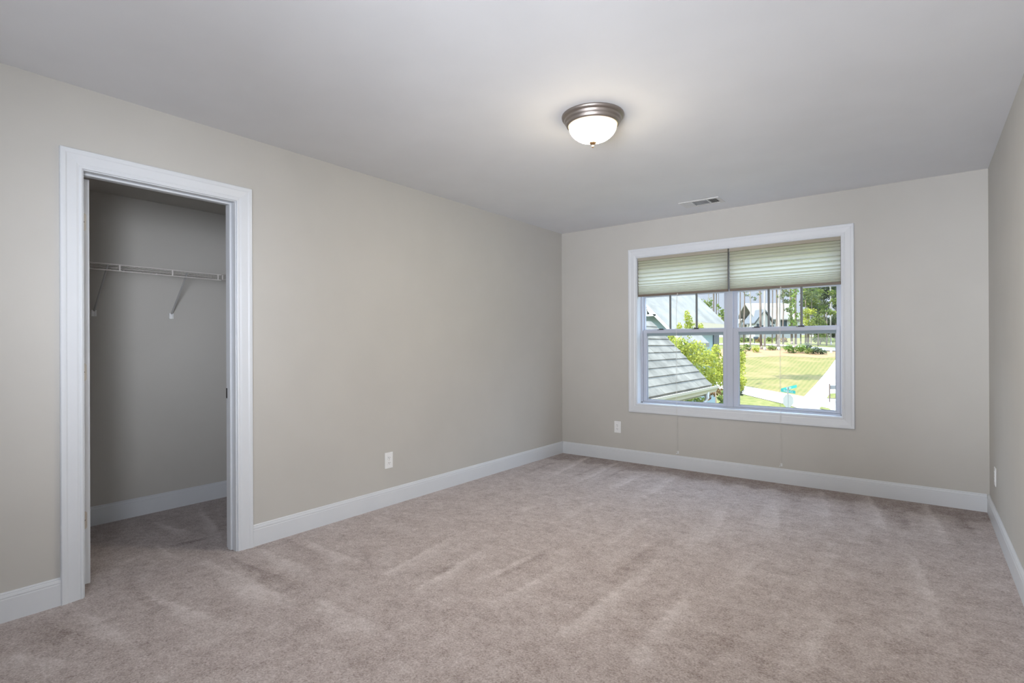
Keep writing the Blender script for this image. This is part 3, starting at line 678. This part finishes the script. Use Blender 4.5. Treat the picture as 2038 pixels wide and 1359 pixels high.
for (pa, pb, yy, dep) in ((1517, 1521, 655, -2.05), (1533, 1537, 655, -2.05), (1557, 1563.5, 642, -.05), (1578, 1583, 642, -.05), (1509, 1513, 652, -2.05)):
    a_, b_ = lx_(pa, dep), lx_(pb, dep); zc_ = zat(yy, u); hh = .75
    wn = frame_add(MB().box(a_, b_, dep, dep+.06, zc_-hh, zc_+hh), o0, ax, ay).build('window', PANE, fh)
    for (c_, d_) in ((a_-.28, a_), (b_, b_+.28)): frame_add(MB().box(c_, d_, dep-.03, dep+.05, zc_-hh, zc_+hh), o0, ax, ay).build('shutter', SHUT, wn)
# smaller houses
def small_house(label, px0, px1, ybase, yeave, yridge, u, gable_px=None, wall=WSID):
    A, B = at(px0, ybase, u), at(px1, ybase, u); o0 = Vector((A.x, A.y, 0)); ax = Vector((B.x, B.y, 0))-o0; wd = ax.length; ax.normalize(); ay = Vector((-ax.y, ax.x, 0))
    if ay.dot(FU) < 0: ay = -ay
    t_ = thing('distant_house', label, 'house', (o0.x, o0.y, hgt(u))); g0 = hgt(u)-.3; ze, zr = zat(yeave, u, px0), zat(yridge, u+4, px0)
    frame_add(MB().box(0, wd, 0, 8, g0, ze), o0, ax, ay).build('house_wall', wall, t_)
    m = MB(); m.prism([(-.3, -.5, ze), (-.3, 4, zr), (-.3, 8.5, ze), (-.3, 8.5, ze-.2), (-.3, 4, zr-.2), (-.3, -.5, ze-.2)], (wd+.6, 0, 0)); frame_add(m, o0, ax, ay).build('roof', ROOFM, t_)
    if gable_px:
        p0, pm, p1, yp, ye = gable_px; a_, c_, b_ = [((q_-CX)*(u-1.8)-(px0-CX)*u)/FPX for q_ in (p0, pm, p1)]; zp, zee = zat(yp, u-1.5, pm), zat(ye, u-1.5, pm)
        m = MB(); m.prism([(a_, -1.8, zee), (c_, -1.8, zp), (b_, -1.8, zee), (b_, -1.8, zee-.2), (c_, -1.8, zp-.28), (a_, -1.8, zee-.2)], (0, 5, 0)); frame_add(m, o0, ax, ay).build('gable_roof', ROOFM, t_)
        m = MB(); m.prism([(a_+.3, -1.5, zee-.25), (c_, -1.5, zp-.3), (b_-.3, -1.5, zee-.25), (b_-.3, -1.5, g0), (a_+.3, -1.5, g0)], (0, 2, 0)); frame_add(m, o0, ax, ay).build('gable_wall', wall, t_)
small_house('small white gabled house at the far left of the right sash', 1455, 1498, 671, 650, 627.5, 118, (1464, 1478, 1490, 634, 652))
small_house('white house end peeking out at the right edge of the window view', 1652, 1700, 672, 656, 640, 118, (1650, 1664, 1680, 640, 654))
car = None

# ------------------------------------------------------------------ trees
def leafmat(name, c1, c2, tr=.35):
    m = bpy.data.materials.new(name); m.use_nodes = True; t = m.node_tree; t.nodes.clear()
    o = N(m, 'ShaderNodeOutputMaterial'); mx = N(m, 'ShaderNodeMixShader'); d = N(m, 'ShaderNodeBsdfDiffuse'); tl = N(m, 'ShaderNodeBsdfTranslucent'); mx.inputs[0].default_value = tr
    gi = N(m, 'ShaderNodeAttribute'); gi.attribute_name = 'tone'; r = N(m, 'ShaderNodeValToRGB'); r.color_ramp.elements[0].color = (*c1, 1); r.color_ramp.elements[1].color = (*c2, 1)
    t.links.new(gi.outputs['Fac'], r.inputs[0]); t.links.new(r.outputs[0], d.inputs[0]); t.links.new(r.outputs[0], tl.inputs[0])
    t.links.new(d.outputs[0], mx.inputs[1]); t.links.new(tl.outputs[0], mx.inputs[2]); t.links.new(mx.outputs[0], o.inputs[0]); return m
LIME = leafmat('lime_leaves', (.20, .26, .045), (.58, .56, .11)); MID = leafmat('mid_green_leaves', (.08, .14, .04), (.26, .28, .08))
PINE = leafmat('pine_needles', (.07, .105, .05), (.20, .22, .10), .2); DEEP = leafmat('deep_green_leaves', (.05, .075, .045), (.17, .20, .10), .2)
RED = leafmat('reddish_bloom_leaves', (.18, .11, .055), (.32, .20, .09)); VINE = leafmat('bright_vine_leaves', (.10, .19, .04), (.30, .36, .09))
BARK = noisy(mat('pine_bark', (.2, .15, .12), .95, spec=.1), (.13, .105, .085), (.27, .215, .18), 3, 5, mapscale=(1, 1, .25))
PALEB = noisy(mat('pale_bark', (.35, .32, .28), .9, spec=.1), (.28, .25, .22), (.42, .39, .35), 3, 5, mapscale=(1, 1, .25))
def foliage(name, blobs, leaf, density, m_, parent, seed):
    """blobs = [(centre, rx, ry, rz)], leaves spread through and mostly near each blob's skin"""
    rs = np.random.RandomState(seed); V = []; T = []; density *= 7
    for (c, rx, ry, rz) in blobs:
        n = max(12, int(density*(rx*ry+ry*rz+rx*rz)/(leaf*leaf)))
        d = rs.normal(size=(n, 3)); d /= np.linalg.norm(d, axis=1)[:, None]
        rad = rs.uniform(0, 1, n)**.38*(1+.12*np.sin(d[:, 0]*7+seed)*np.sin(d[:, 1]*6)*np.sin(d[:, 2]*8))
        p = d*rad[:, None]*np.array([rx, ry, rz])+np.array(c)
        a = rs.normal(size=(n, 3)); a /= np.linalg.norm(a, axis=1)[:, None]; b = np.cross(a, rs.normal(size=(n, 3))); b /= np.linalg.norm(b, axis=1)[:, None]
        s = leaf*rs.uniform(.6, 1.3, n)[:, None]
        q = np.stack([p-a*s*.6, p+b*s*.32, p+a*s*.6, p-b*s*.32], 1); V.append(q.reshape(-1, 3)); T.append(np.repeat(rs.uniform(0, 1, n)*.75+.25*rs.uniform(), 4))
    V = np.concatenate(V); T = np.concatenate(T); off = np.array(rootloc[parent.name]) if parent else np.zeros(3)
    me = bpy.data.meshes.new(name); nq = len(V)//4; me.from_pydata((V-off).tolist(), [], np.arange(nq*4).reshape(-1, 4).tolist())
    at_ = me.attributes.new('tone', 'FLOAT', 'POINT'); at_.data.foreach_set('value', T.astype(np.float32)); me.materials.append(m_)
    o = bpy.data.objects.new(name, me); C.objects.link(o)
    if parent: o.parent = parent
    return o
def sz(px, u): return px*u/FPX
def pxblobs(lst, u, jitter=.5, seed=0):
    rs = random.Random(seed); out = []
    for (x, y, rx, ry) in lst:
        uu = u+rs.uniform(-jitter, jitter); c = at(x, y, uu); out.append((tuple(c), sz(rx, uu), sz(rx, uu)*.9, sz(ry, uu)))
    return out
# young lime green tree between the wing and the neighbour
def tree(name, label, blobs, u, leaf, dens, m_, seed, trunk=None, group=None, cat='tree', bark=BARK, jitter=.5):
    bx_ = sum(b[0] for b in blobs)/len(blobs); base = gp(at(bx_, 700, u)); t_ = thing(name, label, cat, base, group)
    foliage('foliage', pxblobs(blobs, u, jitter, seed), leaf, dens, m_, t_, seed)
    if trunk:
        x, yt, r = trunk; b_ = gp(at(x, 700, u)); top = at(x, yt, u); MB().tube([b_+Vector((0, 0, -.1)), (b_+top)/2+Vector((.05, .02, 0)), top], r, 8, r*.45).build('trunk', bark, t_, smooth=True)
    return t_
tree('lime_tree', 'yellow green leafy tree rising between the wing roof and the teal house',
     [(1352, 655, 7, 14), (1372, 650, 10, 22), (1368, 628, 6, 12), (1392, 655, 9, 12), (1335, 672, 9, 12), (1340, 686, 12, 12), (1352, 702, 16, 14), (1366, 716, 14, 12), (1352, 690, 22, 20), (1384, 700, 24, 24), (1376, 728, 22, 20), (1408, 716, 20, 22), (1425, 700, 10, 16),
      (1398, 738, 14, 14), (1412, 757, 12, 12), (1434, 735, 22, 28), (1418, 750, 18, 18), (1450, 752, 24, 24), (1470, 735, 14, 24), (1476, 712, 9, 14), (1472, 760, 14, 16), (1455, 710, 14, 20)], 15.5, .062, 1.5, LIME, 1, (1452, 745, .09), jitter=.8)
tree('crepe_myrtle', 'reddish flowering shrub beyond the end of the cream gutter', [(1424, 778, 14, 11), (1412, 786, 10, 9)], 17, .12, 1.3, RED, 2, (1424, 780, .04), cat='shrub')
tree('leafy_shrub', 'green shrub under the gutter behind the downspout', [(1370, 795, 22, 13), (1350, 790, 12, 10), (1392, 800, 14, 12), (1440, 795, 16, 18), (1455, 812, 20, 14)], 18, .14, 1.0, MID, 3, None, cat='shrub')
tree('dark_shrub', 'dark rounded shrub beside the road at the left edge of the right sash', [(1472, 776, 10, 13)], 24, .15, 1.3, DEEP, 4, None, cat='shrub')
# pines: trunk base px, base y, width px, top y, lean
pines = [(1471, 688, 2.4, 3, 'thin dark pine at the left edge of the right sash', BARK), (1480.7, 687.5, 2.6, 1, 'slender wavy pine second from the left edge of the right sash', BARK),
 (1492.6, 696, 3.4, 1, 'pale straight pine in front of the small gabled house', PALEB), (1515, 695, 4.8, -2, 'thick pine trunk left of the double pine', BARK),
 (1522, 697, 4.2, 1, 'pale pine trunk just right of the thickest left pine', PALEB), (1536.6, 688, 2.4, 1, 'thin pine right of the left dark muntin', BARK),
 (1545, 691, 3.4, 1, 'leaning pine with flaking bark left of the white shutter window', BARK), (1549.5, 697, 5.0, 3, 'broad pale pine in the middle of the right sash', PALEB),
 (1558.8, 691, 2.8, 0, 'dark slim pine in front of the shuttered window', BARK), (1576, 685, 4.6, -2, 'thick pine wrapped in vines behind the right muntin', BARK),
 (1583.7, 692, 4.6, 0, 'vine covered pine trunk beside the right muntin', BARK), (1593.7, 685, 2.6, 0, 'thin dark trunk just right of the right muntin', BARK),
 (1614, 687, 2.2, 1, 'slim trunk below the rounded light green tree', BARK), (1653.8, 686, 3.0, -1, 'pale bare trunk in front of the dark evergreens at right', PALEB)]
for i, (px, py, wpx, lean, lab, bk) in enumerate(pines):
    b_ = onground(px, py); u = b_.x*FU.x+b_.y*FU.y; r = sz(wpx, u)/2; rs = random.Random(i)
    t_ = thing('pine_tree', lab, 'tree', b_, 'tall pines across the lawn'); L = 24 if i != 12 else 8
    pts = [b_+Vector((0, 0, -.2))]+[b_+FV*(sz(lean, u)*k/3+rs.uniform(-.08, .08))+Vector((0, 0, L*k/8)) for k in range(1, 9)]
    m = MB().tube([b_+Vector((0, 0, -.2)), b_+Vector((0, 0, .5))], r*1.35, 10, r*1.02); m.tube(pts, r, 10, r*.5); m.build('trunk', bk, t_, smooth=True)
    cr_ = [(tuple(pts[-1]+FV*rs.uniform(-2, 2)+FU*rs.uniform(-1.5, 1.5)+Vector((0, 0, rs.uniform(-5, 1)))), rs.uniform(1.2, 2), rs.uniform(1.2, 2), rs.uniform(.7, 1.2)) for k in range(3)] if L > 10 else [(tuple(pts[-1]), 1.6, 1.6, 1.2)]
    foliage('crown', cr_, .45, .55, PINE, t_, i+20)
    if i in (9, 10):
        foliage('climbing_vine', [(tuple(at(px+rs.uniform(-5, 5), y, u-.4)), sz(5, u), sz(3, u), sz(9, u)) for y in (580, 592, 604, 616, 628, 640, 652)], .28, .9, VINE, t_, i+50)
    if i == 2: [foliage('side_branch', [(tuple(at(x, y, u)), sz(6, u), sz(3, u), sz(2.5, u))], .22, .6, PINE, t_, 70+x) for x, y in ((1486, 588), (1498, 592), (1484, 580), (1503, 596), (1510, 585))]
    if i in (7, 8): [foliage('side_branch', [(tuple(at(x+i-7, y, u)), sz(8, u), sz(5, u), sz(6, u))], .25, .7, PINE, t_, 71+i+x) for x, y in ((1562, 580), (1554, 590), (1570, 586), (1566, 600), (1568, 617))]
# pines behind the neighbour roof
for j, (px, wpx, lab) in enumerate(((1409, 1.8, 'thin pale pine behind the grey roof, left of the pair'), (1419, 4.0, 'thick dark pine above the teal house roof'), (1424.5, 2.4, 'slender dark pine right beside the thick one above the teal house roof'), (1429, 1.2, 'very thin bare trunk above the right end of the teal house roof'), (1368, 2.0, 'pine stem rising behind the roof ridge left of the muntin'), (1372.5, 2.4, 'dark pine stem behind the roof ridge next to the muntin'))):
    u = 52; b_ = gp(at(px, 690, u)); r = sz(wpx, u)/2; t_ = thing('pine_tree', lab, 'tree', b_, 'pines behind the teal house')
    MB().tube([b_, b_+Vector((.1, 0, 10)), b_+Vector((-.1, .1, 22))], r, 8, r*.6).build('trunk', PALEB if j == 0 else BARK, t_, smooth=True)
    foliage('crown', [(tuple(b_+Vector((random.Random(j).uniform(-1, 1), 0, 20+k))), 1.6, 1.6, .8) for k in range(3)], .4, .5, PINE, t_, 90+j)
tree('bushy_pine', 'bushy young pine showing above the grey roof slope', [(1398, 600, 7, 8), (1404, 610, 8, 12), (1412, 604, 7, 12), (1410, 622, 8, 10)], 48, .3, .9, MID, 31, (1406, 600, .1))
tree('bushy_pine', 'small tree against the sky at the right end of the teal house roof', [(1430, 612, 6, 8), (1434, 625, 7, 8), (1440, 630, 5, 8), (1438, 618, 3, 5)], 50, .3, .7, MID, 32)
# evergreens at the right
eg = [(1608, 585, 22, 34, 95, DEEP, 'dark tall evergreen right of the second muntin'), (1640, 590, 22, 40, 99, DEEP, 'dark blue green evergreen at the upper right of the view'), (1664, 600, 18, 44, 97, DEEP, 'dark evergreen cut by the right window edge'),
      (1628, 640, 20, 34, 101, DEEP, 'shadowy evergreen behind the rounded light tree'), (1655, 655, 20, 26, 103, DEEP, 'low dark evergreen behind the pale bare trunk')]
for k, (x, y, rx, ry, u, mm_, lab) in enumerate(eg):
    rs = random.Random(k); bl = [(x+rs.uniform(-.6, .6)*rx, y+rs.uniform(-.8, .8)*ry, rx*.45, ry*.24) for _ in range(18)]
    tree('evergreen_tree', lab, bl, u, .30, 1.3, mm_, 110+k, (x, y, .25), 'evergreens at the right of the view', jitter=2)
lg = [([(1603, 580, 11, 9), (1616, 590, 15, 8), (1605, 604, 12, 8), (1622, 602, 12, 7), (1630, 580, 10, 6)], 88, MID, 'pale green branches hanging right of the second muntin'),
      ([(1608, 620, 16, 7), (1602, 630, 12, 8), (1604, 641, 11, 9)], 86, LIME, 'yellow green low tree beside the second muntin'),
      ([(1628, 634, 13, 10), (1620, 642, 11, 10), (1636, 644, 9, 10), (1612, 650, 9, 8), (1630, 652, 12, 9)], 84, MID, 'rounded light green tree above the right meeting rail'),
      ([(1645, 620, 13, 6), (1656, 622, 10, 6), (1638, 610, 9, 5), (1660, 600, 9, 7), (1655, 582, 10, 6)], 85, MID, 'light feathery boughs beside the pale bare trunk'),
      ([(1632, 670, 13, 8), (1622, 676, 9, 6), (1640, 674, 9, 7)], 88, MID, 'grey green tree below the right meeting rail')]
for k, (bl, u, mm_, lab) in enumerate(lg): tree('leafy_tree', lab, bl, u, .34, .95, mm_, 130+k, (bl[0][0], bl[0][1], .12), 'leafy trees at the right of the view', jitter=.8)
sb = [(1504, 694, 6, 6, LIME, 'bright bush left of the thick pine'), (1486, 691, 7, 6, MID, 'bush between the two leftmost pines'), (1474, 698, 8, 7, MID, 'low bush at the left edge of the right sash'), (1536, 692, 7, 4, MID, 'flat bush right of the pale pine pair'),
      (1570, 692, 8, 8, VINE, 'green bush right of the middle pine'), (1577, 696, 6, 6, MID, 'bush at the foot of the vine covered pine'), (1594, 693, 9, 8, VINE, 'tall green bush in front of the right thin trunk'), (1607, 690, 8, 8, DEEP, 'dark bush right of the tall green bush'), (1612, 698, 8, 5, MID, 'low bush in front of the dark bush'),
      (1625, 697, 9, 6, DEEP, 'dark spreading bush near the far road'), (1637, 700, 7, 4, DEEP, 'last low dark bush beside the white post'), (1652, 677, 10, 4, VINE, 'bright hedge beyond the far road at right'), (1560, 676, 6, 4, RED, 'reddish bush before the white house'), (1509, 676, 6, 4, RED, 'dull red bush before the gabled house'), (1478, 676, 7, 4, MID, 'hedge below the small gabled house at the far left'), (1491, 675, 6, 4, DEEP, 'darker hedge beyond the far road, right of the leftmost pines'), (1531, 675, 6, 4, MID, 'hedge at the wall of the white house'), (1546, 674, 5, 4, MID, 'small hedge under the shuttered window')]
for k, (x, y, rx, ry, mm_, lab) in enumerate(sb):
    rx *= 1.3; ry *= 1.25; g = onground(x, min(y+ry, 708)); u = g.x*FU.x+g.y*FU.y; t_ = thing('bush', lab, 'bush', g, 'bushes around the pine bed'); foliage('foliage', pxblobs([(x-rx*.4, y+1, rx*.6, ry*.8), (x+rx*.4, y+1, rx*.6, ry*.8), (x, y-1, rx*.7, ry*.8)], u, .4, k), .24, 1.0, mm_, t_, 160+k)

# ------------------------------------------------------------------ street furniture
u = 28; px = 1568
st = thing('street_sign', 'stop sign seen from behind with teal street name blades at the road corner', 'street sign', gp(at(px, 800, u)))
b_ = gp(at(px, 800, u)); top = at(px, 769.5, u)
TL = mat('teal_sign_blade', (.05, .36, .32), .4); GREYM = mat('galvanised_metal', (.30, .30, .29), .5, .3); SB = mat('sign_back', (.47, .45, .41), .5); WT_ = mat('white_lettering', (.6, .62, .6), .5)
MB().tube([b_+Vector((0, 0, -.2)), top], .03, 8).build('post', GREYM, st)
cc = at(px+.6, 797.5, u-.02); fx = (FV*.97+FU*.2).normalized(); R8 = sz(12.4, u)/math.cos(R(22.5))*.96
MB().prism([cc+fx*R8*math.cos(R(22.5+45*k))+Vector((0, 0, R8*1.08*math.sin(R(22.5+45*k)))) for k in range(8)], FU*-.004).build('stop_panel', SB, st)
def blade(c, d, L, hgt_, text):
    d = d.normalized(); c = Vector(c); nn = Vector((0, 0, 1)).cross(d).normalized()
    if nn.dot(FU) > 0: nn = -nn
    P = [c+d*(-L/2)+Vector((0, 0, -hgt_/2)), c+d*(L/2)+Vector((0, 0, -hgt_/2)), c+d*(L/2)+Vector((0, 0, hgt_/2)), c+d*(-L/2)+Vector((0, 0, hgt_/2))]
    o = MB().prism([p-nn*.004 for p in P], nn*.008).build('name_blade', TL, st)
    cu = bpy.data.curves.new('t', 'FONT'); cu.body = text; cu.size = hgt_*.95; cu.align_x = 'CENTER'; cu.align_y = 'CENTER'; cu.extrude = .001
    tmp = bpy.data.objects.new('t', cu); C.objects.link(tmp); dg = bpy.context.evaluated_depsgraph_get(); me = bpy.data.meshes.new_from_object(tmp.evaluated_get(dg)); bpy.data.objects.remove(tmp)
    w_ = max(v.co.x for v in me.vertices)-min(v.co.x for v in me.vertices); k_ = min(1, L*.9/w_)
    dd = d if d.dot(FV) > 0 else -d; off = rootloc[st.name]
    for v in me.vertices: v.co = c+dd*v.co.x*k_+Vector((0, 0, v.co.y))+nn*(.006+v.co.z)-off
    me.materials.append(WT_); q = bpy.data.objects.new('lettering', me); C.objects.link(q); q.parent = o
c1 = at(1568.5, 778.5, u); blade(c1, FV+FU*.15+Vector((0, 0, -.15)), sz(32, u), sz(6.0, u), 'Ridge Ct')
c2 = at(1570, 772, u); blade(c2, FV*.45-FU*1+Vector((0, 0, .30)), .95, sz(5.6, u), 'Ridge')
# bench-like board on dark posts at the right
u = 41; m1 = thing('notice_board', 'weathered grey board on dark posts on the corner grass at right', 'board', gp(at(1660, 785, u)))
a_, b_ = at(1651.2, 784, u), at(1668, 784, u)
for q in (a_, b_): MB().box(q.x-.04, q.x+.04, q.y-.04, q.y+.04, gp(q).z, at(1651, 763.5, u).z).build('post', mat('dark_wood', (.10, .07, .055), .8), m1)
zt_, zb_ = at(1660, 767, u).z, at(1660, 774.5, u).z; d_ = (b_-a_).normalized(); n_ = FU*.03
MB().prism([Vector((a_.x, a_.y, zb_)), Vector((b_.x, b_.y, zb_)), Vector((b_.x, b_.y, zt_)), Vector((a_.x, a_.y, zt_))], n_).build('board_panel', mat('weathered_grey', (.17, .17, .165), .8), m1)
b_ = onground(1654, 702); u = b_.x*FU.x+b_.y*FU.y
wp = thing('utility_post', 'short white utility post beside the far road', 'post', b_)
MB().tube([b_+Vector((0, 0, -.05)), b_+Vector((0, 0, sz(8, u)))], sz(2, u), 12).build('post_body', WHT, wp); MB().tube([b_+Vector((0, 0, sz(8, u))), b_+Vector((0, 0, sz(9, u)))], sz(2.6, u), 12, sz(1, u)).build('cap', WHT, wp)
b_ = onground(1501.5, 684); u = b_.x*FU.x+b_.y*FU.y
mb_ = thing('mailbox', 'small black mailbox on a post beside the far road', 'mailbox', b_)
MB().tube([b_, b_+Vector((0, 0, 1.0))], .07, 8).build('post', SHUT, mb_); q = b_+Vector((0, 0, 1.0)); MB().tube([q-FV*.1, q+FV*.55], .22, 12).build('box', SHUT, mb_)
